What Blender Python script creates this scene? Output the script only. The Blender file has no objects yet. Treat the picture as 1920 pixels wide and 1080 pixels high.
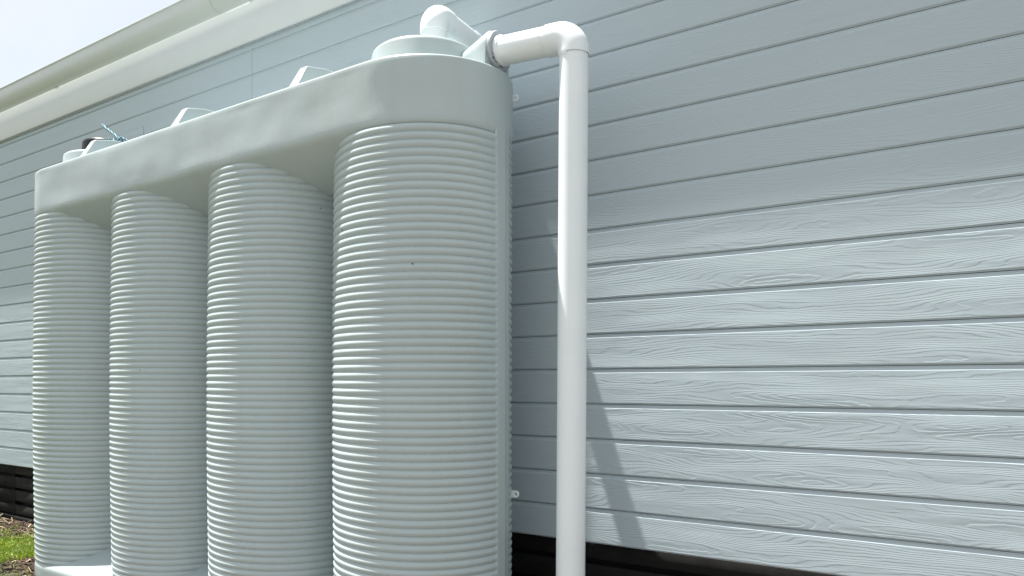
import bpy, bmesh, math, random
from mathutils import Vector, Matrix, noise

random.seed(7)
R = math.radians
scene = bpy.context.scene
col = scene.collection

# ------------------------------------------------------------------ camera
EYE = 1.15
cam_data = bpy.data.cameras.new("camera")
cam = bpy.data.objects.new("camera", cam_data)
col.objects.link(cam)
cam.location = (0.0, 0.0, EYE)
cam.rotation_euler = (R(90), 0, math.atan2(0.5422, 0.8402))
cam_data.sensor_width = 36.0
cam_data.lens = 1350.0 / 1920.0 * 36.0
cam_data.shift_y = 178.5 / 1920.0
cam_data.clip_start = 0.05
cam_data.clip_end = 2000.0
scene.camera = cam

# ------------------------------------------------------------------ sky
SUN = Vector((-0.335, -0.07, 1.0)).normalized()          # towards the sun
sun_elev = math.asin(SUN.z)
sun_az = math.atan2(SUN.x, SUN.y)
world = bpy.data.worlds.new("World")
scene.world = world
world.use_nodes = True
wn = world.node_tree
wn.nodes.clear()
w_out = wn.nodes.new("ShaderNodeOutputWorld")
w_bg = wn.nodes.new("ShaderNodeBackground")
w_bg.inputs["Strength"].default_value = 0.1
w_sky = wn.nodes.new("ShaderNodeTexSky")
w_sky.sky_type = 'NISHITA'
w_sky.sun_disc = False
w_sky.sun_elevation = sun_elev
w_sky.sun_rotation = sun_az
w_tc = wn.nodes.new("ShaderNodeTexCoord")
w_noise = wn.nodes.new("ShaderNodeTexNoise")
w_noise.inputs["Scale"].default_value = 2.6
w_noise.inputs["Detail"].default_value = 5.0
w_noise.inputs["Roughness"].default_value = 0.55
w_ramp = wn.nodes.new("ShaderNodeValToRGB")
w_ramp.color_ramp.elements[0].position = 0.38
w_ramp.color_ramp.elements[0].color = (0.74, 0.74, 0.74, 1)
w_ramp.color_ramp.elements[1].position = 0.58
w_ramp.color_ramp.elements[1].color = (1, 1, 1, 1)
w_mix = wn.nodes.new("ShaderNodeMixRGB")
w_mix.inputs["Color2"].default_value = (3.85, 4.0, 4.12, 1)
wn.links.new(w_tc.outputs["Generated"], w_noise.inputs["Vector"])
wn.links.new(w_noise.outputs["Fac"], w_ramp.inputs["Fac"])
wn.links.new(w_ramp.outputs["Color"], w_mix.inputs["Fac"])
wn.links.new(w_sky.outputs["Color"], w_mix.inputs["Color1"])
wn.links.new(w_mix.outputs["Color"], w_bg.inputs["Color"])
wn.links.new(w_bg.outputs["Background"], w_out.inputs["Surface"])

# ------------------------------------------------------------------ sun
sun_data = bpy.data.lights.new("sun", 'SUN')
sun_data.energy = 5.0
sun_data.angle = R(0.65)
sun_data.color = (1.0, 0.96, 0.89)
sun = bpy.data.objects.new("sun", sun_data)
col.objects.link(sun)
sun.rotation_euler = (-SUN).to_track_quat('-Z', 'Y').to_euler()

scene.view_settings.view_transform = 'Standard'
scene.view_settings.look = 'None'
scene.view_settings.exposure = 1.25
scene.view_settings.gamma = 1.0
scene.view_settings.use_curve_mapping = False
scene.cycles.max_bounces = 8

# ------------------------------------------------------------------ helpers
def link(name, me, mat=None, parent=None, loc=None):
    o = bpy.data.objects.new(name, me)
    col.objects.link(o)
    if mat is not None and me is not None and not me.materials:
        me.materials.append(mat)
    if parent is not None:
        o.parent = parent
    if loc is not None:
        o.location = loc
    return o

def mesh(name, verts, faces, smooth=False):
    me = bpy.data.meshes.new(name)
    me.from_pydata([tuple(v) for v in verts], [], faces)
    me.validate()
    bm = bmesh.new(); bm.from_mesh(me)
    bmesh.ops.recalc_face_normals(bm, faces=bm.faces)
    bm.to_mesh(me); bm.free()
    if smooth:
        me.shade_smooth()
    me.update()
    return me

def sharp(me, ang=35):
    me.shade_smooth()
    me.set_sharp_from_angle(angle=R(ang))

def thing(name, label, cat, loc=(0, 0, 0), group=None):
    o = bpy.data.objects.new(name, None)
    col.objects.link(o)
    o.location = loc
    o.empty_display_size = 0.1
    o["label"] = label; o["category"] = cat
    if group: o["group"] = group
    return o

def tag(o, label, cat, group=None):
    o["label"] = label; o["category"] = cat
    if group: o["group"] = group

def box_mesh(name, x0, x1, y0, y1, z0, z1, bevel=0.0, seg=2):
    bm = bmesh.new()
    vs = [bm.verts.new(p) for p in ((x0,y0,z0),(x1,y0,z0),(x1,y1,z0),(x0,y1,z0),
                                    (x0,y0,z1),(x1,y0,z1),(x1,y1,z1),(x0,y1,z1))]
    for f in ((0,3,2,1),(4,5,6,7),(0,1,5,4),(1,2,6,5),(2,3,7,6),(3,0,4,7)):
        bm.faces.new([vs[i] for i in f])
    if bevel:
        bmesh.ops.bevel(bm, geom=bm.edges[:], offset=bevel, segments=seg, profile=0.5, affect='EDGES')
    me = bpy.data.meshes.new(name)
    bm.to_mesh(me); bm.free()
    if bevel: sharp(me, 50)
    return me

def tube_mesh(name, pts, radii, n=40, cap0=False, cap1=False):
    """sweep circles along pts; several radii may sit at the same point (flat steps)"""
    pts = [Vector(p) for p in pts]
    m = len(pts)
    tang = []
    for i in range(m):
        a = i
        while a > 0 and (pts[i] - pts[a]).length < 1e-6: a -= 1
        b = i
        while b < m - 1 and (pts[b] - pts[i]).length < 1e-6: b += 1
        t = Vector((0, 0, 0))
        if (pts[i] - pts[a]).length > 1e-6: t += (pts[i] - pts[a]).normalized()
        if (pts[b] - pts[i]).length > 1e-6: t += (pts[b] - pts[i]).normalized()
        tang.append(t.normalized())
    up = Vector((0, 0, 1)) if abs(tang[0].z) < 0.9 else Vector((1, 0, 0))
    u = tang[0].cross(up).normalized()
    verts, faces = [], []
    for i in range(m):
        if i:
            q = tang[i-1].rotation_difference(tang[i])
            u = q @ u
        u = (u - tang[i] * u.dot(tang[i])).normalized()
        v = tang[i].cross(u)
        for k in range(n):
            a = 2 * math.pi * k / n
            verts.append(pts[i] + (u * math.cos(a) + v * math.sin(a)) * radii[i])
    for i in range(m - 1):
        for k in range(n):
            k2 = (k + 1) % n
            faces.append((i*n+k, i*n+k2, (i+1)*n+k2, (i+1)*n+k))
    if cap0: faces.append(tuple(range(n)))
    if cap1: faces.append(tuple((m-1)*n + k for k in range(n)))
    me = mesh(name, verts, faces)
    sharp(me, 40)
    return me

def lathe_mesh(name, prof, n=64, cap_top=True):
    verts, faces = [], []
    for r, z in prof:
        for k in range(n):
            a = 2 * math.pi * k / n
            verts.append((r * math.cos(a), r * math.sin(a), z))
    for i in range(len(prof) - 1):
        for k in range(n):
            k2 = (k + 1) % n
            faces.append((i*n+k, i*n+k2, (i+1)*n+k2, (i+1)*n+k))
    if cap_top:
        faces.append(tuple((len(prof)-1)*n + k for k in range(n)))
    me = mesh(name, verts, faces)
    sharp(me, 40)
    return me

# ------------------------------------------------------------------ materials
def new_mat(name):
    m = bpy.data.materials.new(name)
    m.use_nodes = True
    nt = m.node_tree
    return m, nt, nt.nodes["Principled BSDF"]

def N(nt, t, **kw):
    n = nt.nodes.new(t)
    for k, v in kw.items():
        if k in n.inputs: n.inputs[k].default_value = v
        else: setattr(n, k, v)
    return n

def math_node(nt, op, a=None, b=None, c=None):
    n = nt.nodes.new("ShaderNodeMath"); n.operation = op
    for i, v in enumerate((a, b, c)):
        if v is None: continue
        if isinstance(v, (int, float)): n.inputs[i].default_value = v
        else: nt.links.new(v, n.inputs[i])
    return n.outputs[0]

def plain(name, c1, c2, scale=6.0, rough=0.5, bump=0.0, bump_scale=60.0, spec=0.5, coord="Object"):
    m, nt, p = new_mat(name)
    tc = N(nt, "ShaderNodeTexCoord")
    no = N(nt, "ShaderNodeTexNoise", Scale=scale, Detail=6.0, Roughness=0.6)
    nt.links.new(tc.outputs[coord], no.inputs["Vector"])
    mx = N(nt, "ShaderNodeMixRGB")
    mx.inputs["Color1"].default_value = (*c1, 1)
    mx.inputs["Color2"].default_value = (*c2, 1)
    mr = N(nt, "ShaderNodeMapRange")
    mr.inputs["From Min"].default_value = 0.3; mr.inputs["From Max"].default_value = 0.7
    nt.links.new(no.outputs["Fac"], mr.inputs["Value"])
    nt.links.new(mr.outputs["Result"], mx.inputs["Fac"])
    nt.links.new(mx.outputs["Color"], p.inputs["Base Color"])
    p.inputs["Roughness"].default_value = rough
    p.inputs["Specular IOR Level"].default_value = spec
    if bump:
        nb = N(nt, "ShaderNodeTexNoise", Scale=bump_scale, Detail=4.0)
        nt.links.new(tc.outputs[coord], nb.inputs["Vector"])
        b = N(nt, "ShaderNodeBump", Strength=1.0, Distance=bump)
        nt.links.new(nb.outputs["Fac"], b.inputs["Height"])
        nt.links.new(b.outputs["Normal"], p.inputs["Normal"])
    return m

def weatherboard_mat():
    m, nt, p = new_mat("painted_woodgrain_board")
    L = nt.links
    tc = N(nt, "ShaderNodeTexCoord")
    oi = N(nt, "ShaderNodeObjectInfo")
    sep = N(nt, "ShaderNodeSeparateXYZ"); L.new(tc.outputs["Object"], sep.inputs[0])
    rnd = math_node(nt, 'MULTIPLY', oi.outputs["Random"], 173.0)
    rnd2 = math_node(nt, 'FRACT', math_node(nt, 'MULTIPLY', oi.outputs["Random"], 37.7))
    # fine waviness of the grain lines
    comb0 = N(nt, "ShaderNodeCombineXYZ")
    L.new(math_node(nt, 'MULTIPLY', sep.outputs[0], 14.0), comb0.inputs[0])
    L.new(math_node(nt, 'MULTIPLY', sep.outputs[2], 40.0), comb0.inputs[2])
    L.new(rnd, comb0.inputs[1])
    nz = N(nt, "ShaderNodeTexNoise", Scale=1.0, Detail=3.0, Roughness=0.6); L.new(comb0.outputs[0], nz.inputs["Vector"])
    # long cathedral field: stretched noise whose contour lines are the grain
    comb = N(nt, "ShaderNodeCombineXYZ")
    L.new(math_node(nt, 'MULTIPLY', sep.outputs[0], 1.5), comb.inputs[0])
    L.new(math_node(nt, 'MULTIPLY', sep.outputs[2], 13.0), comb.inputs[2])
    L.new(rnd, comb.inputs[1])
    n1 = N(nt, "ShaderNodeTexNoise", Scale=1.0, Detail=1.2, Roughness=0.42); L.new(comb.outputs[0], n1.inputs["Vector"])
    amt = math_node(nt, 'MULTIPLY_ADD', rnd2, 10.0, 13.0)
    v = math_node(nt, 'MULTIPLY', n1.outputs["Fac"], amt)
    v = math_node(nt, 'ADD', v, math_node(nt, 'MULTIPLY', nz.outputs["Fac"], 1.1))
    v = math_node(nt, 'ADD', v, math_node(nt, 'MULTIPLY', sep.outputs[2], math_node(nt, 'MULTIPLY_ADD', rnd2, -60.0, 110.0)))
    fr = math_node(nt, 'FRACT', v)
    # narrow raised line with a steep side and a soft side
    up = N(nt, "ShaderNodeMapRange", interpolation_type='SMOOTHSTEP')
    up.inputs["From Min"].default_value = 0.0; up.inputs["From Max"].default_value = 0.14
    L.new(fr, up.inputs["Value"])
    dn = N(nt, "ShaderNodeMapRange", interpolation_type='SMOOTHSTEP')
    dn.inputs["From Min"].default_value = 0.16; dn.inputs["From Max"].default_value = 1.0
    dn.inputs["To Min"].default_value = 1.0; dn.inputs["To Max"].default_value = 0.0
    L.new(fr, dn.inputs["Value"])
    h = math_node(nt, 'MULTIPLY', up.outputs[0], dn.outputs[0])
    # line depth fades in and out along the board
    combf = N(nt, "ShaderNodeCombineXYZ")
    L.new(math_node(nt, 'MULTIPLY', sep.outputs[0], 3.0), combf.inputs[0])
    L.new(math_node(nt, 'MULTIPLY', sep.outputs[2], 18.0), combf.inputs[2])
    L.new(math_node(nt, 'ADD', rnd, 31.0), combf.inputs[1])
    nf = N(nt, "ShaderNodeTexNoise", Scale=1.0, Detail=2.0); L.new(combf.outputs[0], nf.inputs["Vector"])
    fade = N(nt, "ShaderNodeMapRange")
    fade.inputs["From Min"].default_value = 0.3; fade.inputs["From Max"].default_value = 0.6
    fade.inputs["To Min"].default_value = 0.3; fade.inputs["To Max"].default_value = 1.0
    L.new(nf.outputs["Fac"], fade.inputs["Value"])
    h = math_node(nt, 'MULTIPLY', h, fade.outputs[0])
    fine = N(nt, "ShaderNodeTexNoise", Scale=1.0, Detail=3.0)
    combg = N(nt, "ShaderNodeCombineXYZ")
    L.new(math_node(nt, 'MULTIPLY', sep.outputs[0], 25.0), combg.inputs[0])
    L.new(math_node(nt, 'MULTIPLY', sep.outputs[2], 420.0), combg.inputs[2])
    L.new(combg.outputs[0], fine.inputs["Vector"])
    h = math_node(nt, 'ADD', h, math_node(nt, 'MULTIPLY', fine.outputs["Fac"], 0.16))
    b = N(nt, "ShaderNodeBump", Strength=1.0, Distance=0.00046)
    L.new(h, b.inputs["Height"]); L.new(b.outputs["Normal"], p.inputs["Normal"])
    # paint: pale blue grey, slightly uneven, with a few scuffs
    big = N(nt, "ShaderNodeTexNoise", Scale=1.7, Detail=5.0); L.new(tc.outputs["Object"], big.inputs["Vector"])
    mx = N(nt, "ShaderNodeMixRGB")
    mx.inputs["Color1"].default_value = (0.42, 0.497, 0.54, 1)
    mx.inputs["Color2"].default_value = (0.445, 0.52, 0.562, 1)
    L.new(big.outputs["Fac"], mx.inputs["Fac"])
    L.new(mx.outputs["Color"], p.inputs["Base Color"])
    p.inputs["Roughness"].default_value = 0.62
    p.inputs["Specular IOR Level"].default_value = 0.2
    return m

M = {}
M["board"] = weatherboard_mat()
M["poly"] = plain("grey_green_polyethylene", (0.405, 0.475, 0.485), (0.43, 0.50, 0.51), 3.0, 0.38, 0.0004, 30.0, 0.45)
def weather_poly(m):
    nt = m.node_tree; p = nt.nodes["Principled BSDF"]; L = nt.links
    src = p.inputs["Base Color"].links[0].from_socket
    tc = N(nt, "ShaderNodeTexCoord")
    mp = N(nt, "ShaderNodeMapping"); mp.inputs["Scale"].default_value = (9.0, 9.0, 0.7)
    L.new(tc.outputs["Object"], mp.inputs["Vector"])
    st_ = N(nt, "ShaderNodeTexNoise", Scale=1.0, Detail=6.0, Roughness=0.65); L.new(mp.outputs[0], st_.inputs["Vector"])
    mr = N(nt, "ShaderNodeMapRange"); mr.inputs["From Min"].default_value = 0.5; mr.inputs["From Max"].default_value = 0.75
    mr.inputs["To Max"].default_value = 0.22
    L.new(st_.outputs["Fac"], mr.inputs["Value"])
    mx = N(nt, "ShaderNodeMixRGB"); mx.inputs["Color2"].default_value = (0.36, 0.36, 0.32, 1)
    L.new(mr.outputs[0], mx.inputs["Fac"]); L.new(src, mx.inputs["Color1"]); L.new(mx.outputs[0], p.inputs["Base Color"])
    ro = N(nt, "ShaderNodeMapRange"); ro.inputs["To Min"].default_value = 0.24; ro.inputs["To Max"].default_value = 0.42
    n2 = N(nt, "ShaderNodeTexNoise", Scale=5.0, Detail=5.0); L.new(tc.outputs["Object"], n2.inputs["Vector"])
    L.new(n2.outputs["Fac"], ro.inputs["Value"]); L.new(ro.outputs[0], p.inputs["Roughness"])
weather_poly(M["poly"])
M["pvc"] = plain("white_pvc", (0.78, 0.84, 0.87), (0.83, 0.88, 0.905), 5.0, 0.30, 0.00015, 40.0, 0.5)
M["seal"] = plain("grey_rubber_seal", (0.30, 0.34, 0.38), (0.39, 0.43, 0.46), 25.0, 0.6)
M["fascia"] = plain("cream_painted_fascia", (0.64, 0.685, 0.705), (0.67, 0.715, 0.735), 4.0, 0.35)
M["gutter"] = plain("cream_painted_steel", (0.57, 0.615, 0.61), (0.60, 0.645, 0.64), 3.0, 0.35)
M["slat"] = plain("charcoal_stained_timber", (0.013, 0.013, 0.013), (0.022, 0.022, 0.021), 14.0, 0.85, 0.0006, 90.0, 0.12)
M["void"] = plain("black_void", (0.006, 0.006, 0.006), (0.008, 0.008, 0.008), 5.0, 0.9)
M["backing"] = plain("dark_wall_backing", (0.16, 0.18, 0.19), (0.18, 0.20, 0.21), 5.0, 0.7)  # dark colour of the added light-blocking sheet behind the boards
M["black"] = plain("black_plastic", (0.004, 0.008, 0.010), (0.007, 0.012, 0.014), 10.0, 0.4, 0.0, 60.0, 0.2)
M["roof"] = plain("roof_steel", (0.30, 0.31, 0.31), (0.33, 0.34, 0.34), 5.0, 0.4)
M["soil"] = plain("mulch_chip", (0.10, 0.065, 0.042), (0.30, 0.22, 0.15), 9.0, 0.85)
M["speck"] = plain("dirt_speck", (0.03, 0.025, 0.02), (0.05, 0.04, 0.03), 9.0, 0.8)
M["offcut"] = plain("pale_grey_packer", (0.60, 0.64, 0.67), (0.63, 0.67, 0.70), 6.0, 0.5)

# ------------------------------------------------------------------ house
W = 2.80                     # wall face, metres in front of the lens plane
P = 0.1504                   # cover of one board
house = thing("house", "pale blue-grey weatherboard house wall with cream gutter and dark slatted base", "house", (-3.6, W, 0))
HX = Vector((3.6, -W, 0))    # world -> house-local

def hpart(name, me, mat, loc_world=(0, 0, 0)):
    return link(name, me, mat, house, Vector(loc_world) + HX)

def extrude_x(name, prof, x0, x1, closed=True):
    n = len(prof)
    verts = [(x0, y, z) for y, z in prof] + [(x1, y, z) for y, z in prof]
    faces = []
    for i in range(n if closed else n - 1):
        j = (i + 1) % n
        faces.append((i, j, n + j, n + i))
    if closed:
        faces.append(tuple(range(n))); faces.append(tuple(range(n, 2 * n)))
    return mesh(name, verts, faces)

PANEL = 4.2
BOARD_PROF = [(-0.0006, 0.0078), (0.0048, 0.0015), (0.016, 0.0015), (0.016, P - 0.0004), (0.0062, P - 0.0004),
              (0.0032, P - 0.0022), (0.0032, P - 0.0034), (0.0041, P - 0.0056), (0.0030, P - 0.0128), (0.0008, P - 0.0158), (0.0002, P - 0.0166), (0.0, P - 0.0185)]
board_me = extrude_x("weatherboard", BOARD_PROF, 0.0015, PANEL - 0.0015)
board_me.materials.append(M["board"])
z7 = 0.068 + EYE
first = True
for k in range(12, -7, -1):
    zb = z7 + (7 - k) * P - 0.0078
    for j in range(4):
        x0 = -3.674 + (j - 2) * PANEL
        o = hpart("weatherboard", board_me, M["board"], (x0, W, zb))
cladding_bottom = z7 - 5 * P - 0.0078
hpart("wall_backing", box_mesh("wall_backing", -12.0, 5.0, W + 0.018, W + 0.16, cladding_bottom + 0.01, 3.66), M["backing"])  # unseen backing added behind the boards to stop light leaks
# fascia board under the gutter
FZ = 2.056 + EYE
hpart("fascia", box_mesh("fascia", -12.0, 5.0, W - 0.024, W + 0.010, FZ, 3.60, 0.002, 1), M["fascia"])
hpart("fascia_trim", box_mesh("fascia_trim", -12.0, 5.0, W - 0.010, W + 0.012, FZ - 0.010, FZ - 0.001), M["seal"])
# gutter: rounded trough with a rolled front bead
GZ = 2.288 + EYE
gy0 = W - 0.0265
outer = []
for i in range(17):
    a = R(90) * i / 16
    outer.append((gy0 - 0.012 - 0.076 * math.sin(a), GZ + 0.088 * (1 - math.cos(a))))
prof = [(gy0, GZ)] + outer
yf, zf = prof[-1]
prof += [(yf, zf + 0.020), (yf - 0.001, zf + 0.026), (yf - 0.0055, zf + 0.029), (yf - 0.0085, zf + 0.0345), (yf - 0.0075, zf + 0.040),
         (yf - 0.002, zf + 0.043), (yf + 0.004, zf + 0.041), (yf + 0.006, zf + 0.034)]
inner = [(y + (0.0012 if i else 0), z + 0.0012) for i, (y, z) in enumerate(prof[:20])]
ring_prof = prof + list(reversed(inner[1:19])) + [(gy0, GZ + 0.0012)]
GJ = -3.93
def gutter_part(x0, x1, grow=0.0):
    pr = ring_prof
    if grow:
        pr = [(y - grow, z - grow * 0.9) for y, z in ring_prof]
    me = extrude_x("gutter", pr, x0, x1)
    sharp(me, 30)
    return me
hpart("gutter", gutter_part(-12.0, GJ + 0.05), M["gutter"])
g2 = hpart("gutter", gutter_part(GJ, 5.0, 0.0028), M["gutter"])
seam_me = extrude_x("gutter_seam", [(y - 0.0036, z - 0.0034) for y, z in ring_prof], GJ - 0.0022, GJ + 0.0004)
so = link("gutter_seam", seam_me, M["seal"], g2)
rivet_me = lathe_mesh("rivet", [(0.0042, 0.0), (0.0036, 0.0014), (0.0018, 0.002)], 10)
rivet_me.materials.append(M["seal"])
for i in (3, 6, 9, 12, 15):
    y, z = prof[i]; ya, za = prof[i-1]; yb, zb2 = prof[i+1]
    nrm = Vector((0, (zb2 - za), -(yb - ya))).normalized() * 1
    nrm = Vector((0, -(abs(zb2 - za)), -abs(yb - ya))).normalized()
    for dx in (0.022,):
        rv = link("rivet", rivet_me, M["seal"], g2)
        rv.location = Vector((GJ + dx, y, z)) + nrm * 0.0016
        rv.rotation_euler = nrm.to_track_quat('Z', 'Y').to_euler()
for gx in (-3.66, -6.0, -1.4):
    hpart("gutter_clip", box_mesh("gutter_clip", gx, gx + 0.045, gy0 - 0.014, gy0 + 0.002, GZ - 0.0045, GZ - 0.001, 0.001, 1), M["gutter"])
# roof sheet behind the gutter
rp = []
for i in range(0, 2):
    pass
roof_me = mesh("roof", [(-12, W - 0.06, 3.60), (5, W - 0.06, 3.60), (5, W + 5, 5.2), (-12, W + 5, 5.2),
                        (-12, W - 0.06, 3.585), (5, W - 0.06, 3.585), (5, W + 5, 5.185), (-12, W + 5, 5.185)],
               [(0,1,2,3),(4,7,6,5),(0,4,5,1),(1,5,6,2),(2,6,7,3),(3,7,4,0)])
hpart("roof", roof_me, M["roof"])
# slatted base
def slat(x0, x1, z0, z1, y):
    return box_mesh("base_slat", x0, x1, y, y + 0.022, z0, z1, 0.002, 1)
SY = W + 0.042
for zt, zl in ((-0.686, -0.768), (-0.794, -0.884), (-0.908, -0.994), (-1.030, -1.107)):
    for xa, xb in ((-12.0, -6.83), (-6.827, -1.9), (-1.897, 5.0)):
        hpart("base_slat", slat(xa, xb, zl + EYE, zt + EYE, SY), M["slat"])
for xa, xb in ((-12.0, -6.83), (-6.827, -1.9), (-1.897, 5.0)):
    hpart("base_slat", box_mesh("base_slat", xa, xb, SY - 0.016, SY + 0.012, 0.0, -1.119 + EYE, 0.002, 1), M["slat"])
for bx in [(-11.6 + 1.55 * i) for i in range(11)]:
    hpart("base_batten", box_mesh("base_batten", bx, bx + 0.045, SY + 0.023, SY + 0.06, 0.0, cladding_bottom + 0.004), M["slat"])
hpart("subfloor_shade_sheet", box_mesh("subfloor_shade_sheet", -12.0, 5.0, SY + 0.07, SY + 0.09, -0.05, cladding_bottom + 0.02), M["void"])  # black sheet standing in for the deep shade behind the slat gaps
def scuff(px, py, w, h, seed):
    rs = random.Random(seed)
    t = (px - 960) / 1350.0; hh = (718.5 - py) / 1350.0
    d = Vector((-0.5422 + t * 0.8402, 0.8402 + t * 0.5422, hh)); d *= (W - 0.0004) / d.y
    vs, fs = [(0, 0, 0)], []
    n = 14
    for k in range(n):
        a = 2 * math.pi * k / n
        q = rs.uniform(0.5, 1.1)
        vs.append((w * q * math.cos(a), 0, h * q * math.sin(a)))
    for k in range(n):
        fs.append((0, 1 + k, 1 + (k + 1) % n))
    hpart("scuff_mark", mesh("scuff_mark", vs, fs), M["scuff"], (d.x, d.y, d.z + EYE))
M["scuff"] = plain("grey_scuff", (0.27, 0.34, 0.40), (0.40, 0.48, 0.53), 120.0, 0.6)
scuff(1893, 799, 0.008, 0.0022, 1)
scuff(1898, 810, 0.016, 0.0024, 2)
# ------------------------------------------------------------------ water tank
CX, CY = -1.978, 2.391
A, BF, BB, D = 0.400, 0.369, 0.267, 0.852
Z_PL, Z_HB, Z_TOP = 0.103, 0.982 + EYE, 1.242 + EYE
XL = CX - 3 * D
tank = thing("water_tank", "long pale grey-green plastic water tank of four ribbed columns beside the house wall", "water tank", ((CX + XL) / 2, CY, 0))
TL = -Vector(tank.location)
def tpart(name, me, mat=None, loc_world=(0, 0, 0)):
    return link(name, me, mat or M["poly"], tank, Vector(loc_world) + TL)

# one ribbed column, origin at its centre
def column_mesh():
    rings = 65
    pitch = (Z_HB - Z_PL) / rings
    sub = 10
    nz = rings * sub
    angs = []
    a = -82.0
    STRIP = 81.5
    base = [-STRIP + i * (2 * STRIP) / 96 for i in range(97)]
    front = base
    strip_r = [STRIP + 0.9, STRIP + 1.5, 86, 89.2, 89.7, 90.3, 90.8, 94, 180 - STRIP - 4]
    back = [180 - STRIP + 0 + i * (2 * STRIP) / 60 for i in range(61)]
    strip_l = [360 - STRIP - (STRIP + 0) + 0]
    angs = front + [STRIP + 0.9, STRIP + 1.5, 86, 89.2, 89.7, 90.3, 90.8, 94, 97.0, 97.6] \
         + back + [262.4, 263.0, 266, 269.2, 269.7, 270.3, 270.8, 274, 277.0, 277.6]
    verts, faces = [], []
    n = len(angs)
    for iz in range(nz + 1):
        z = Z_PL + (Z_HB - Z_PL) * iz / nz
        ph = iz / sub
        c = abs(math.sin(math.pi * ph))              # 0 in the groove, 1 on the crest
        prof_v = c ** 0.85
        bulge = math.sin(math.pi * iz / nz)
        for ad in angs:
            th = R(ad)                                # 0 = front (-Y), 90 = +X
            sx, cf = math.sin(th), math.cos(th)
            b = BF if cf >= 0 else BB
            m = abs(((ad + 180) % 360) - 180)
            on_strip = 0.0
            if 82.3 <= m <= 97.7: on_strip = 1.0
            dep = -0.0080 * (1 - prof_v)
            if on_strip:
                dep = 0.0012 + (0.0012 if abs(m - 90) < 0.4 else 0.0)
            dep += 0.0013 * noise.noise(Vector((sx * 1.6, cf * 1.6, z * 2.2))) * min(1, bulge * 5)
            bl = 0.012 * bulge * (max(0.0, cf) ** 0.6)
            nx, ny = sx / A, -cf / b
            l = math.hypot(nx, ny); nx /= l; ny /= l
            zz = z
            if on_strip and iz == nz: zz = Z_HB + 0.03
            if on_strip and iz == 0: zz = Z_PL - 0.03
            verts.append((A * sx + nx * (dep + bl), -b * cf + ny * (dep + bl), zz))
    for iz in range(nz):
        for k in range(n):
            k2 = (k + 1) % n
            faces.append((iz*n+k, iz*n+k2, (iz+1)*n+k2, (iz+1)*n+k))
    me = mesh("tank_column", verts, faces)
    sharp(me, 42)
    me.materials.append(M["poly"])
    return me
col_me = column_mesh()
for i in range(4):
    tpart("tank_column", col_me, M["poly"], (CX - D * i, CY, 0))

def outline(inset, step=0.03):
    """closed plan outline of the tank, counter-clockwise from the front left"""
    a, bf, bb = A - inset, BF - inset, BB - inset
    pts = []
    n = int((CX - XL) / step)
    for i in range(n):
        pts.append((XL + (CX - XL) * i / n, CY - bf))
    m = 40
    for i in range(m):
        t = R(-90 + 90 * i / m)
        pts.append((CX + a * math.cos(t), CY + bf * math.sin(t)))
    for i in range(m):
        t = R(90 * i / m)
        pts.append((CX + a * math.cos(t), CY + bb * math.sin(t)))
    for i in range(n):
        pts.append((CX + (XL - CX) * i / n, CY + bb))
    for i in range(m):
        t = R(90 + 90 * i / m)
        pts.append((XL + a * math.cos(t), CY + bb * math.sin(t)))
    for i in range(m):
        t = R(180 + 90 * i / m)
        pts.append((XL + a * math.cos(t), CY + bf * math.sin(t)))
    return pts

def shell(name, rows, cap_first=True, cap_last=True, wob=0.0, seed=0.0):
    verts, faces = [], []
    n = None
    for inset, z, wf in rows:
        pts = outline(inset)
        n = len(pts)
        for x, y in pts:
            dx = dy = 0.0
            if wob and wf:
                v = Vector((x * 2.6 + seed, y * 2.6, z * 4.2))
                d = wob * wf * (noise.noise(v) + 0.45 * noise.noise(v * 2.3))
                # moulded-in soft panels
                cx = min(max(x, XL), CX)
                nrm = Vector((x - cx, y - CY, 0))
                nrm.normalize()
                dx, dy = nrm.x * d, nrm.y * d
            verts.append((x + dx, y + dy, z))
    for i in range(len(rows) - 1):
        for k in range(n):
            k2 = (k + 1) % n
            faces.append((i*n+k, i*n+k2, (i+1)*n+k2, (i+1)*n+k))
    if cap_first: faces.append(tuple(range(n)))
    if cap_last: faces.append(tuple((len(rows)-1)*n + k for k in range(n)))
    me = mesh(name, verts, faces)
    sharp(me, 40)
    return me

rows = [(0.05, Z_TOP + 0.0008, 0), (0.012, Z_TOP, 0), (0.006, Z_TOP - 0.0012, 0), (0.0022, Z_TOP - 0.0042, 0.3), (0.0004, Z_TOP - 0.010, 0.5)]
nzr = 11
for i in range(nzr):
    z = Z_TOP - 0.022 - (Z_TOP - 0.022 - Z_HB - 0.032) * i / (nzr - 1)
    rows.append((0.0, z, 1))
rows += [(0.001, Z_HB + 0.020, 0.8), (0.004, Z_HB + 0.010, 0.5), (0.010, Z_HB + 0.002, 0.3), (0.020, Z_HB - 0.006, 0), (0.04, Z_HB - 0.019, 0),
         (0.24, Z_HB - 0.135, 0)]
tpart("tank_top", shell("tank_top", rows, wob=0.0056, seed=3.3))
rows = [(0.24, Z_PL + 0.125, 0), (0.045, Z_PL + 0.022, 0), (0.022, Z_PL + 0.008, 0), (0.010, Z_PL - 0.001, 0), (0.003, Z_PL - 0.010, 0), (0.0, Z_PL - 0.026, 0.5)]
rows += [(0.0, 0.060, 1), (0.0, 0.04, 1), (0.0, 0.02, 0.5), (0.004, 0.0, 0)]
tpart("tank_base", shell("tank_base", rows, wob=0.0016, seed=9.1))

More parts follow.
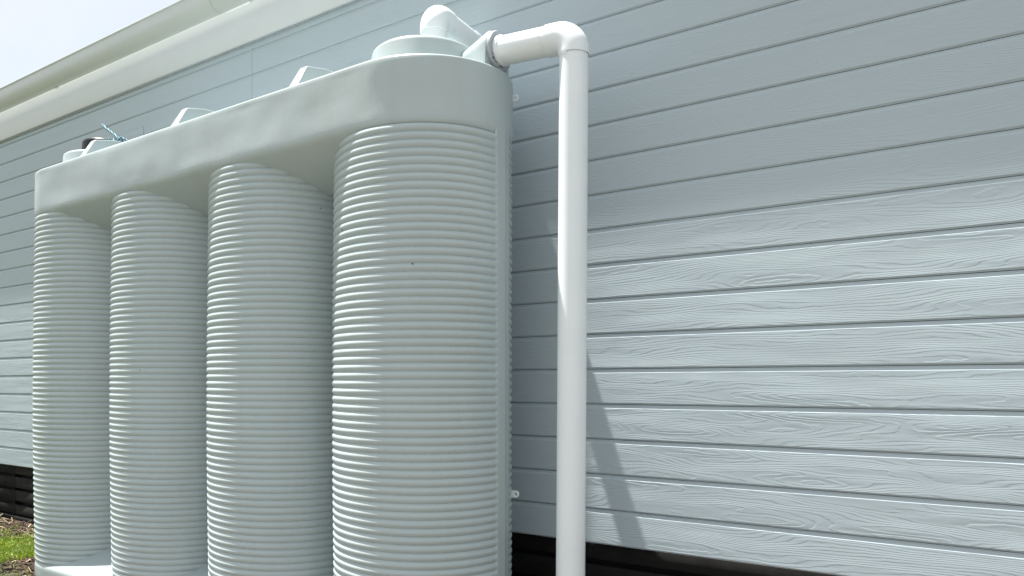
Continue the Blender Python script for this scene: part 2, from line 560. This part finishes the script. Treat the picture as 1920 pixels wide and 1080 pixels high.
lid_prof = [(0.242, Z_TOP - 0.004), (0.238, Z_TOP + 0.004), (0.235, Z_TOP + 0.016), (0.232, Z_TOP + 0.124),
            (0.2295, Z_TOP + 0.135), (0.223, Z_TOP + 0.1405), (0.212, Z_TOP + 0.142)]
lid_me = lathe_mesh("tank_lid", lid_prof, 72)
lid_me.materials.append(M["poly"])
tpart("tank_lid", lid_me, None, (CX, CY, 0))
far_lid = lathe_mesh("tank_lid", [(r_, z_ if z_ < Z_TOP + 0.1 else z_ - 0.004) for r_, z_ in lid_prof], 72)
far_lid.materials.append(M["poly"])
tpart("tank_lid", far_lid, None, (XL, CY, 0))
# black screw cap on the far lid
cap_me = lathe_mesh("access_cap", [(0.150, 0.0), (0.150, 0.014), (0.122, 0.016), (0.121, 0.090), (0.118, 0.102), (0.110, 0.112), (0.098, 0.118), (0.082, 0.120), (0.02, 0.120)], 48)
tpart("access_cap", cap_me, M["black"], (XL - 0.03, CY, Z_TOP + 0.139))

# moulded cross ribs between the columns
def rib_mesh():
    # side profile in (y, z) from the front rim to the back
    top = [(-0.362, -0.004), (-0.352, 0.012), (-0.305, 0.094), (-0.299, 0.101), (-0.285, 0.106), (-0.20, 0.128), (-0.10, 0.138), (0.05, 0.132), (0.17, 0.10), (0.225, 0.05), (0.24, -0.004)]
    h0, h1 = 0.028, 0.019
    verts, faces = [], []
    n = len(top)
    for s in (-1, 1):
        for y, z in top:
            f = max(0.0, z) / 0.138
            verts.append((s * (h0 + (h1 - h0) * f), y, z))
        # foot line
        for y, z in top:
            verts.append((s * (h0 + 0.004), y, -0.006))
    o = 2 * n
    for i in range(n - 1):
        faces.append((i, i+1, o+i+1, o+i))
        faces.append((i, n+i, n+i+1, i+1))
        faces.append((o+i, o+i+1, o+n+i+1, o+n+i))
    me = mesh("cross_rib", verts, faces)
    bm = bmesh.new(); bm.from_mesh(me)
    es = [e for e in bm.edges if len(e.link_faces) == 2 and e.calc_face_angle(0) > R(50)]
    bmesh.ops.bevel(bm, geom=es, offset=0.004, segments=2, profile=0.5, affect='EDGES')
    bm.to_mesh(me); bm.free()
    sharp(me, 45)
    me.materials.append(M["poly"])
    return me
rib_me = rib_mesh()
for i in range(3):
    tpart("cross_rib", rib_me, None, (CX - D * (i + 0.5), CY, Z_TOP))

# inlet box: arched wedge that rises to the end face with the pipe hole
SEAL_X = CX + 0.372
SZ = 1.325 + EYE
def inlet_box_mesh():
    verts, faces = [], []
    xs = [-0.172, -0.166, -0.11, -0.05, -0.010, 0.0]
    n = 24
    for x in xs:
        f = min(1.0, (x - xs[0]) / (-0.010 - xs[0]))
        r = 0.060 + 0.023 * f
        zc = 0.042 + (SZ - Z_TOP - 0.042) * f
        rr = r * (0.96 if x in (xs[0], 0.0) else 1.0)
        verts.append((x, -r - 0.004, -0.01))
        for k in range(n + 1):
            a = math.pi * k / n
            verts.append((x, -rr * math.cos(a), max(zc + rr * math.sin(a), -0.008)))
        verts.append((x, r + 0.004, -0.01))
    m = n + 3
    for i in range(len(xs) - 1):
        for k in range(m - 1):
            faces.append((i*m+k, i*m+k+1, (i+1)*m+k+1, (i+1)*m+k))
    faces.append(tuple(range(m))); faces.append(tuple((len(xs)-1)*m + k for k in range(m)))
    me = mesh("inlet_box", verts, faces)
    sharp(me, 40)
    return me
tpart("inlet_box", inlet_box_mesh(), None, (SEAL_X - 0.008, CY, Z_TOP))

# lugs with a fixing hole on the back edge
def lug_mesh():
    verts, faces = [], []
    n = 20
    t = 0.006
    out = []
    for k in range(n):
        a = 2 * math.pi * k / n
        x, z = math.cos(a), math.sin(a)
        if x >= 0: out.append((0.0 + 0.014 * x, 0.014 * z))
        else: out.append((-0.075 if x < -0.5 else 0.0 + 0.07 * x, math.copysign(0.014, z) if abs(z) > 1e-6 else 0.0))
    hole = [(0.0068 * math.cos(2*math.pi*k/n), 0.0068 * math.sin(2*math.pi*k/n)) for k in range(n)]
    for y in (-t/2, t/2):
        verts += [(x, y, z) for x, z in out]
        verts += [(x, y, z) for x, z in hole]
    for k in range(n):
        k2 = (k + 1) % n
        faces += [(k, k2, n+k2, n+k), (2*n+k, 3*n+k, 3*n+k2, 2*n+k2), (k, 2*n+k, 2*n+k2, k2), (n+k, n+k2, 3*n+k2, 3*n+k)]
    return mesh("fixing_lug", verts, faces)
lug_me = lug_mesh()
for zz in (1.163, -0.452):
    o = tpart("fixing_lug", lug_me, M["pvc"], (CX + 0.40, 2.475, zz + EYE))
# tiny dirt specks on the ribs
speck_me = lathe_mesh("dirt_speck", [(0.0042, 0.0), (0.0034, 0.0018), (0.0015, 0.0026)], 8)
speck_me.materials.append(M["speck"])

def on_column(i, px, py):
    """point and outward normal where a sight line meets the crest ellipse of column i"""
    t = (px - 960) / 1350.0; h = (718.5 - py) / 1350.0
    d = Vector((-0.5422 + t * 0.8402, 0.8402 + t * 0.5422, h))
    cx = CX - D * i
    qa = (d.x / A) ** 2 + (d.y / BF) ** 2
    qb = -2 * (d.x * cx / A ** 2 + d.y * CY / BF ** 2)
    qc = (cx / A) ** 2 + (CY / BF) ** 2 - 1
    k = (-qb - math.sqrt(max(0.0, qb * qb - 4 * qa * qc))) / (2 * qa)
    p_ = d * k
    return Vector((p_.x, p_.y, p_.z + EYE)), Vector(((p_.x - cx) / A ** 2, (p_.y - CY) / BF ** 2, 0)).normalized()
for i, px, py in ((0, 774, 495), (0, 643, 431), (2, 265, 694), (1, 601, 391)):
    p_, n_ = on_column(i, px, py)
    p_ = p_ + n_ * (0.012 * math.sin(math.pi * (p_.z - Z_PL) / (Z_HB - Z_PL)) * 0.9 - 0.001)
    o = tpart("dirt_speck", speck_me, M["speck"], p_)
    o.rotation_euler = n_.to_track_quat('Z', 'Y').to_euler()
    o.scale = (0.8, 0.6, 1.0)
# ------------------------------------------------------------------ overflow pipe (right)
PX = -1.267
ov = thing("overflow_pipe", "white plastic pipe leaving the tank end and dropping straight down", "pipe", (PX - 0.016, CY, 0))
OL = -Vector(ov.location)
def opart(name, me, mat): return link(name, me, mat, ov, OL)
PR = 0.0548
ez = 1.300 + EYE
ecx = PX
def arc_path(c, a, b, r, n=14):
    """points from direction -a side to b side, bend of radius r about the elbow centre c"""
    a = Vector(a).normalized(); b = Vector(b).normalized()
    o = Vector(c) + (a + b) * r
    out = []
    for i in range(n + 1):
        t = R(90) * i / n
        out.append(o - b * r * math.cos(t) - a * r * math.sin(t))
    return out
SR = 0.0588
def elbow(c, a, b, la, lb):
    """socketed bend: a and b point from the corner to each mouth"""
    c = Vector(c); a = Vector(a).normalized(); b = Vector(b).normalized()
    mid = arc_path(c, a, b, 0.062)
    pts, rad = [], []
    def add(p, r): pts.append(p); rad.append(r)
    ea, eb = c + a * la, c + b * lb
    add(ea + a * -0.004, 0.0545); add(ea, 0.0545); add(ea, SR - 0.0012); add(ea - a * 0.0014, SR)
    add(c + a * 0.064, SR)
    for p in mid[1:-1]: add(p, SR)
    add(c + b * 0.064, SR)
    add(eb - b * 0.0014, SR); add(eb, SR - 0.0012); add(eb, 0.0545); add(eb - b * 0.004, 0.0545)
    return pts, rad
stub_dir = Vector((SEAL_X - ecx, 0, SZ - ez)).normalized()
down_dir = Vector((-0.014, 0, -1.95)).normalized()
p, r = elbow((ecx, CY, ez), stub_dir, down_dir, 0.110, 0.077)
opart("pipe_elbow", tube_mesh("pipe_elbow", p, r, 56), M["pvc"])
c0 = Vector((ecx, CY, ez))
opart("stub_pipe", tube_mesh("stub_pipe", [c0 + stub_dir * 0.102, Vector((SEAL_X + 0.022, CY, SZ - 0.001))], [PR, PR], 56), M["pvc"])
p_in = Vector((SEAL_X, CY, SZ))
opart("stub_socket", tube_mesh("stub_socket", [p_in + Vector((x, 0, 0)) for x in (0.028, 0.028, 0.026, 0.0, -0.03)], [0.0545, 0.0575, 0.0588, 0.0588, 0.0588], 56), M["pvc"])
opart("seal_ring", tube_mesh("seal_ring", [p_in + Vector((x, 0, 0)) for x in (-0.012, -0.011, -0.006, 0.004, 0.009, 0.010, 0.010)],
                             [0.073, 0.0765, 0.0785, 0.0785, 0.0755, 0.071, 0.0586], 56), M["seal"])
dpts = [c0 + down_dir * 0.073, c0 + down_dir * 0.9, c0 + down_dir * (ez / -down_dir.z * 1.0 - 0.0)]
opart("down_pipe", tube_mesh("down_pipe", dpts, [PR, PR, PR], 56), M["pvc"])

for k in range(9):
    a_ = R(-100 + 9 * k + random.uniform(-3, 3)); q = random.uniform(0.060, 0.076)
    o = link("dirt_fleck", speck_me, M["speck"], ov, p_in + Vector((0.0102, -q * math.cos(a_), q * math.sin(a_))) + OL)
    o.rotation_euler = (random.uniform(0, 3), R(90), 0); o.scale = (random.uniform(0.7, 1.7), random.uniform(0.5, 1.0), 1.0)
# ------------------------------------------------------------------ filling pipe on the near lid
LX, LZ = -1.938, 1.563 + EYE
ip = thing("inlet_pipe", "white plastic bend on the near round lid with pipe running back to the wall", "pipe", (LX, CY, Z_TOP + 0.142))
IL = -Vector(ip.location)
def ipart(name, me, mat): return link(name, me, mat, ip, IL)
hd = Vector((-0.022, 0.351, 0)).normalized()
c1 = Vector((LX, CY, LZ))
p, r = elbow(c1, (0, 0, -1), hd, 0.076, 0.095)
ipart("pipe_elbow", tube_mesh("pipe_elbow", p, r, 48), M["pvc"])
ipart("riser_stub", tube_mesh("riser_stub", [(LX, CY, Z_TOP + 0.143), (LX, CY, LZ - 0.07)], [PR, PR], 48), M["pvc"])
wall_y = W - 0.0595
c2 = c1 + hd * ((wall_y - CY) / hd.y)
p, r = elbow(c2, -hd, (0, 0, -1), 0.066, 0.09)
ipart("pipe_elbow", tube_mesh("pipe_elbow", p, r, 48), M["pvc"])
ipart("cross_pipe", tube_mesh("cross_pipe", [c1 + hd * 0.09, c2 - hd * 0.06], [PR, PR], 48), M["pvc"])
ipart("wall_pipe", tube_mesh("wall_pipe", [c2 + Vector((0, 0, -0.085)), Vector((c2.x, c2.y, 0.0))], [PR, PR], 48), M["pvc"])

# ------------------------------------------------------------------ rope on the far cap
def rope_mat():
    m, nt, p = new_mat("flecked_rope")
    tc = N(nt, "ShaderNodeTexCoord")
    wv = N(nt, "ShaderNodeTexWave", Scale=34.0, Distortion=2.0)
    wv.bands_direction = 'DIAGONAL'
    nt.links.new(tc.outputs["Object"], wv.inputs["Vector"])
    rp_ = N(nt, "ShaderNodeValToRGB")
    rp_.color_ramp.interpolation = 'CONSTANT'
    rp_.color_ramp.elements[0].color = (0.006, 0.018, 0.03, 1)
    rp_.color_ramp.elements[1].position = 0.3
    rp_.color_ramp.elements[1].color = (0.01, 0.20, 0.29, 1)
    e = rp_.color_ramp.elements.new(0.80); e.color = (0.28, 0.36, 0.38, 1)
    nt.links.new(wv.outputs["Fac"], rp_.inputs["Fac"])
    nt.links.new(rp_.outputs["Color"], p.inputs["Base Color"])
    p.inputs["Roughness"].default_value = 0.8
    return m
M["rope"] = rope_mat()

def sweep(name, pts, rad, n=10):
    return tube_mesh(name, pts, [rad] * len(pts), n, True, True)

# ------------------------------------------------------------------ image-ray helper used only to place small things on known planes
def at_y(px, py, y):
    t = (px - 960) / 1350.0; h = (718.5 - py) / 1350.0
    d = Vector((-0.5422 + t * 0.8402, 0.8402 + t * 0.5422, h))
    d *= y / d.y
    return Vector((d.x, d.y, d.z + EYE))

rope_pts = [at_y(192, 234, 2.33), at_y(199, 241, 2.31), at_y(206, 246, 2.29), at_y(213, 251, 2.27), at_y(218, 256, 2.255), at_y(224, 261, 2.25)]
rope = thing("rope", "short blue and white flecked rope end tied beside the black cap", "rope", rope_pts[-1])
RL = -Vector(rope.location)
link("rope_tail", sweep("rope_tail", rope_pts, 0.0075), M["rope"], rope, RL)
kc = rope_pts[-1]
knot = []
for i in range(46):
    t = i / 45 * 4 * math.pi
    knot.append(kc + Vector((-0.05 + 0.055 * math.cos(t * 0.5) + 0.012 * math.cos(3 * t), 0.022 * math.sin(t), -0.006 + 0.018 * math.sin(1.5 * t + 0.6))))
link("rope_knot", sweep("rope_knot", knot, 0.0065), M["rope"], rope, RL)
run = [kc + Vector((0.02, 0.0, -0.01)), kc + Vector((0.09, -0.03, -0.02)), kc + Vector((0.14, -0.02, -0.045)), kc + Vector((0.16, 0.04, -0.09))]
link("rope_run", sweep("rope_run", run, 0.0062), M["rope"], rope, RL)

# short cover strip over one board groove, right of the rope
oc = at_y(246, 254, W - 0.004)
hpart("cover_strip", box_mesh("cover_strip", -0.22, 0.15, -0.003, 0.006, -0.030, 0.030, 0.001, 1), M["board"], oc)

# ------------------------------------------------------------------ ground
def ground_mat():
    m, nt, p = new_mat("soil_and_lawn")
    L = nt.links
    tc = N(nt, "ShaderNodeTexCoord")
    n1 = N(nt, "ShaderNodeTexNoise", Scale=1.1, Detail=6.0); L.new(tc.outputs["Object"], n1.inputs["Vector"])
    n2 = N(nt, "ShaderNodeTexNoise", Scale=45.0, Detail=6.0, Roughness=0.7); L.new(tc.outputs["Object"], n2.inputs["Vector"])
    soil = N(nt, "ShaderNodeMixRGB")
    soil.inputs["Color1"].default_value = (0.035, 0.022, 0.014, 1); soil.inputs["Color2"].default_value = (0.13, 0.09, 0.058, 1)
    L.new(n2.outputs["Fac"], soil.inputs["Fac"])
    gr = N(nt, "ShaderNodeMixRGB")
    gr.inputs["Color1"].default_value = (0.04, 0.05, 0.018, 1); gr.inputs["Color2"].default_value = (0.08, 0.085, 0.035, 1)
    L.new(n2.outputs["Fac"], gr.inputs["Fac"])
    sep = N(nt, "ShaderNodeSeparateXYZ"); L.new(tc.outputs["Object"], sep.inputs[0])
    # bare trodden earth in front, dark mulch along the wall, green under the grass patch
    earth = N(nt, "ShaderNodeMixRGB")
    earth.inputs["Color1"].default_value = (0.115, 0.106, 0.088, 1); earth.inputs["Color2"].default_value = (0.20, 0.187, 0.158, 1)
    L.new(n2.outputs["Fac"], earth.inputs["Fac"])
    yy = math_node(nt, 'ADD', sep.outputs[1], math_node(nt, 'MULTIPLY', n1.outputs["Fac"], 0.8))
    mr = N(nt, "ShaderNodeMapRange")
    mr.inputs["From Min"].default_value = 1.9; mr.inputs["From Max"].default_value = 2.2
    L.new(yy, mr.inputs["Value"])
    near = N(nt, "ShaderNodeMixRGB"); L.new(mr.outputs[0], near.inputs["Fac"])
    L.new(earth.outputs[0], near.inputs["Color1"]); L.new(soil.outputs[0], near.inputs["Color2"])
    xx = math_node(nt, 'ADD', sep.outputs[0], math_node(nt, 'MULTIPLY', n1.outputs["Fac"], 0.8))
    mg = N(nt, "ShaderNodeMapRange")
    mg.inputs["From Min"].default_value = -4.4; mg.inputs["From Max"].default_value = -4.0
    mg.inputs["To Min"].default_value = 1.0; mg.inputs["To Max"].default_value = 0.0
    L.new(xx, mg.inputs["Value"])
    mh = N(nt, "ShaderNodeMapRange")
    mh.inputs["From Min"].default_value = 2.55; mh.inputs["From Max"].default_value = 2.75
    mh.inputs["To Min"].default_value = 1.0; mh.inputs["To Max"].default_value = 0.0
    L.new(yy, mh.inputs["Value"])
    mx = N(nt, "ShaderNodeMixRGB"); L.new(math_node(nt, 'MULTIPLY', mg.outputs[0], mh.outputs[0]), mx.inputs["Fac"])
    L.new(near.outputs[0], mx.inputs["Color1"]); L.new(gr.outputs[0], mx.inputs["Color2"])
    L.new(mx.outputs[0], p.inputs["Base Color"])
    p.inputs["Roughness"].default_value = 0.9
    b = N(nt, "ShaderNodeBump", Strength=1.0, Distance=0.02); L.new(n2.outputs["Fac"], b.inputs["Height"]); L.new(b.outputs[0], p.inputs["Normal"])
    return m
S = 600
gme = mesh("ground", [(-S, -S, 0), (S, -S, 0), (S, S, 0), (-S, S, 0)], [(0, 1, 2, 3)])
g = link("ground", gme, ground_mat(), None, (0, 0, -0.003))
g["kind"] = "structure"

# grass
def grass_mat():
    m, nt, p = new_mat("grass_blade")
    L = nt.links
    at = N(nt, "ShaderNodeAttribute"); at.attribute_name = "tint"
    rp_ = N(nt, "ShaderNodeValToRGB")
    rp_.color_ramp.elements[0].color = (0.09, 0.18, 0.008, 1)
    rp_.color_ramp.elements[1].color = (0.36, 0.30, 0.13, 1)
    e = rp_.color_ramp.elements.new(0.55); e.color = (0.24, 0.36, 0.015, 1)
    e = rp_.color_ramp.elements.new(0.80); e.color = (0.36, 0.40, 0.06, 1)
    L.new(at.outputs["Fac"], rp_.inputs["Fac"]); L.new(rp_.outputs["Color"], p.inputs["Base Color"])
    p.inputs["Roughness"].default_value = 0.55
    p.inputs["Subsurface Weight"].default_value = 0.0
    tr = N(nt, "ShaderNodeBsdfTranslucent"); L.new(rp_.outputs["Color"], tr.inputs["Color"])
    mx = N(nt, "ShaderNodeMixShader"); mx.inputs[0].default_value = 0.3
    out = nt.nodes["Material Output"]
    L.new(p.outputs[0], mx.inputs[1]); L.new(tr.outputs[0], mx.inputs[2]); L.new(mx.outputs[0], out.inputs["Surface"])
    return m
def lawn_density(x, y):
    n_ = noise.noise(Vector((x * 1.9, y * 1.9, 3.0))) * 0.28 + noise.noise(Vector((x * 5.0, y * 5.0, 7.0))) * 0.16
    n2_ = noise.noise(Vector((x * 3.1 + 4, y * 3.1, 11.0)))
    ring = 1.0 if y < 1.9 else min(1.0, max(0.0, (-5.12 + 0.55 * n_ - x) / 0.14))
    patch = min(1.0, max(0.12, 0.75 + 1.3 * n2_))
    return min(1.0, max(0.0, (2.56 + n_ - y) / 0.20)) * ring * patch
verts, faces, tint = [], [], []
rg = random.Random(3)
def blade(x, y, h, w, lean):
    a = rg.uniform(0, 2 * math.pi); b = rg.uniform(0, 2 * math.pi)
    dx, dy = math.cos(a) * w, math.sin(a) * w
    lx, ly = math.cos(b) * lean * h, math.sin(b) * lean * h
    i = len(verts)
    verts.extend([(x - dx, y - dy, 0), (x + dx, y + dy, 0), (x - dx * .7 + lx * .35, y - dy * .7 + ly * .35, h * .6),
                  (x + dx * .7 + lx * .35, y + dy * .7 + ly * .35, h * .6), (x + lx, y + ly, h * (1 - 0.25 * lean))])
    faces.extend([(i, i+1, i+3, i+2), (i+2, i+3, i+4)])
    t = min(1, max(0, rg.gauss(0.45 + 0.55 * noise.noise(Vector((x * 4.0, y * 4.0, 21.0))), 0.2)))
    tint.extend([t] * 5)
cnt = 0
while cnt < 34000:
    x = rg.uniform(-8.2, -4.45); y = rg.uniform(1.0, 2.72)
    if rg.random() > lawn_density(x, y) * 0.97 + 0.03: continue
    cnt += 1
    blade(x, y, rg.uniform(0.03, 0.085), rg.uniform(0.0012, 0.0026), rg.uniform(0.2, 1.1))
gm = bpy.data.meshes.new("grass"); gm.from_pydata(verts, [], faces)
at = gm.attributes.new("tint", 'FLOAT', 'POINT'); at.data.foreach_set("value", tint)
grass = link("grass", gm, grass_mat())
grass["kind"] = "stuff"; grass["label"] = "patchy bright green grass growing beside the far end of the tank"

# mulch: bark and straw bits
verts, faces = [], []
def chip(x, y, l, w, t, z):
    m = Matrix.Translation((x, y, z)) @ Matrix.Rotation(rg.uniform(0, 6.3), 4, 'Z') @ Matrix.Rotation(rg.gauss(0, 0.35), 4, 'Y') @ Matrix.Rotation(rg.gauss(0, 0.4), 4, 'X')
    i = len(verts)
    tp = rg.uniform(0.3, 0.9)
    for p_ in ((-l, -w, -t), (l, -w*tp, -t), (l, w*tp, -t), (-l, w, -t), (-l, -w, t), (l, -w*tp, t), (l, w*tp, t), (-l, w, t)):
        verts.append(m @ Vector(p_))
    for f in ((0,3,2,1),(4,5,6,7),(0,1,5,4),(1,2,6,5),(2,3,7,6),(3,0,4,7)):
        faces.append(tuple(i + q for q in f))
def chip_mat(name, lo, hi):
    m, nt, p = new_mat(name)
    gi = N(nt, "ShaderNodeNewGeometry")
    rp_ = N(nt, "ShaderNodeValToRGB")
    rp_.color_ramp.elements[0].color = (*lo, 1); rp_.color_ramp.elements[1].color = (*hi, 1)
    nt.links.new(gi.outputs["Random Per Island"], rp_.inputs["Fac"]); nt.links.new(rp_.outputs[0], p.inputs["Base Color"])
    p.inputs["Roughness"].default_value = 0.85
    return m
for i in range(8000):
    x = rg.uniform(-8.2, -4.3); y = min(2.76, rg.gauss(2.38, 0.30))
    if y > 2.79: y = 2.75
    chip(x, y, rg.uniform(0.006, 0.028), rg.uniform(0.003, 0.008), rg.uniform(0.001, 0.003), rg.uniform(0.002, 0.014))
mm = bpy.data.meshes.new("bark_mulch"); mm.from_pydata([tuple(v) for v in verts], [], faces)
mu = link("bark_mulch", mm, chip_mat("bark", (0.022, 0.013, 0.009), (0.11, 0.068, 0.045)))
mu["kind"] = "stuff"; mu["label"] = "dark brown bark mulch along the foot of the house wall"
verts, faces = [], []
for i in range(450):
    x = rg.uniform(-8.2, -4.3); y = min(2.76, rg.gauss(2.45, 0.24))
    chip(x, y, rg.uniform(0.02, 0.055), rg.uniform(0.0012, 0.0035), 0.001, rg.uniform(0.012, 0.022))
mm = bpy.data.meshes.new("dry_straw"); mm.from_pydata([tuple(v) for v in verts], [], faces)
st = link("dry_straw", mm, chip_mat("straw", (0.30, 0.22, 0.12), (0.60, 0.52, 0.40)))
st["kind"] = "stuff"; st["label"] = "pale dry straw bits scattered over the bark mulch"
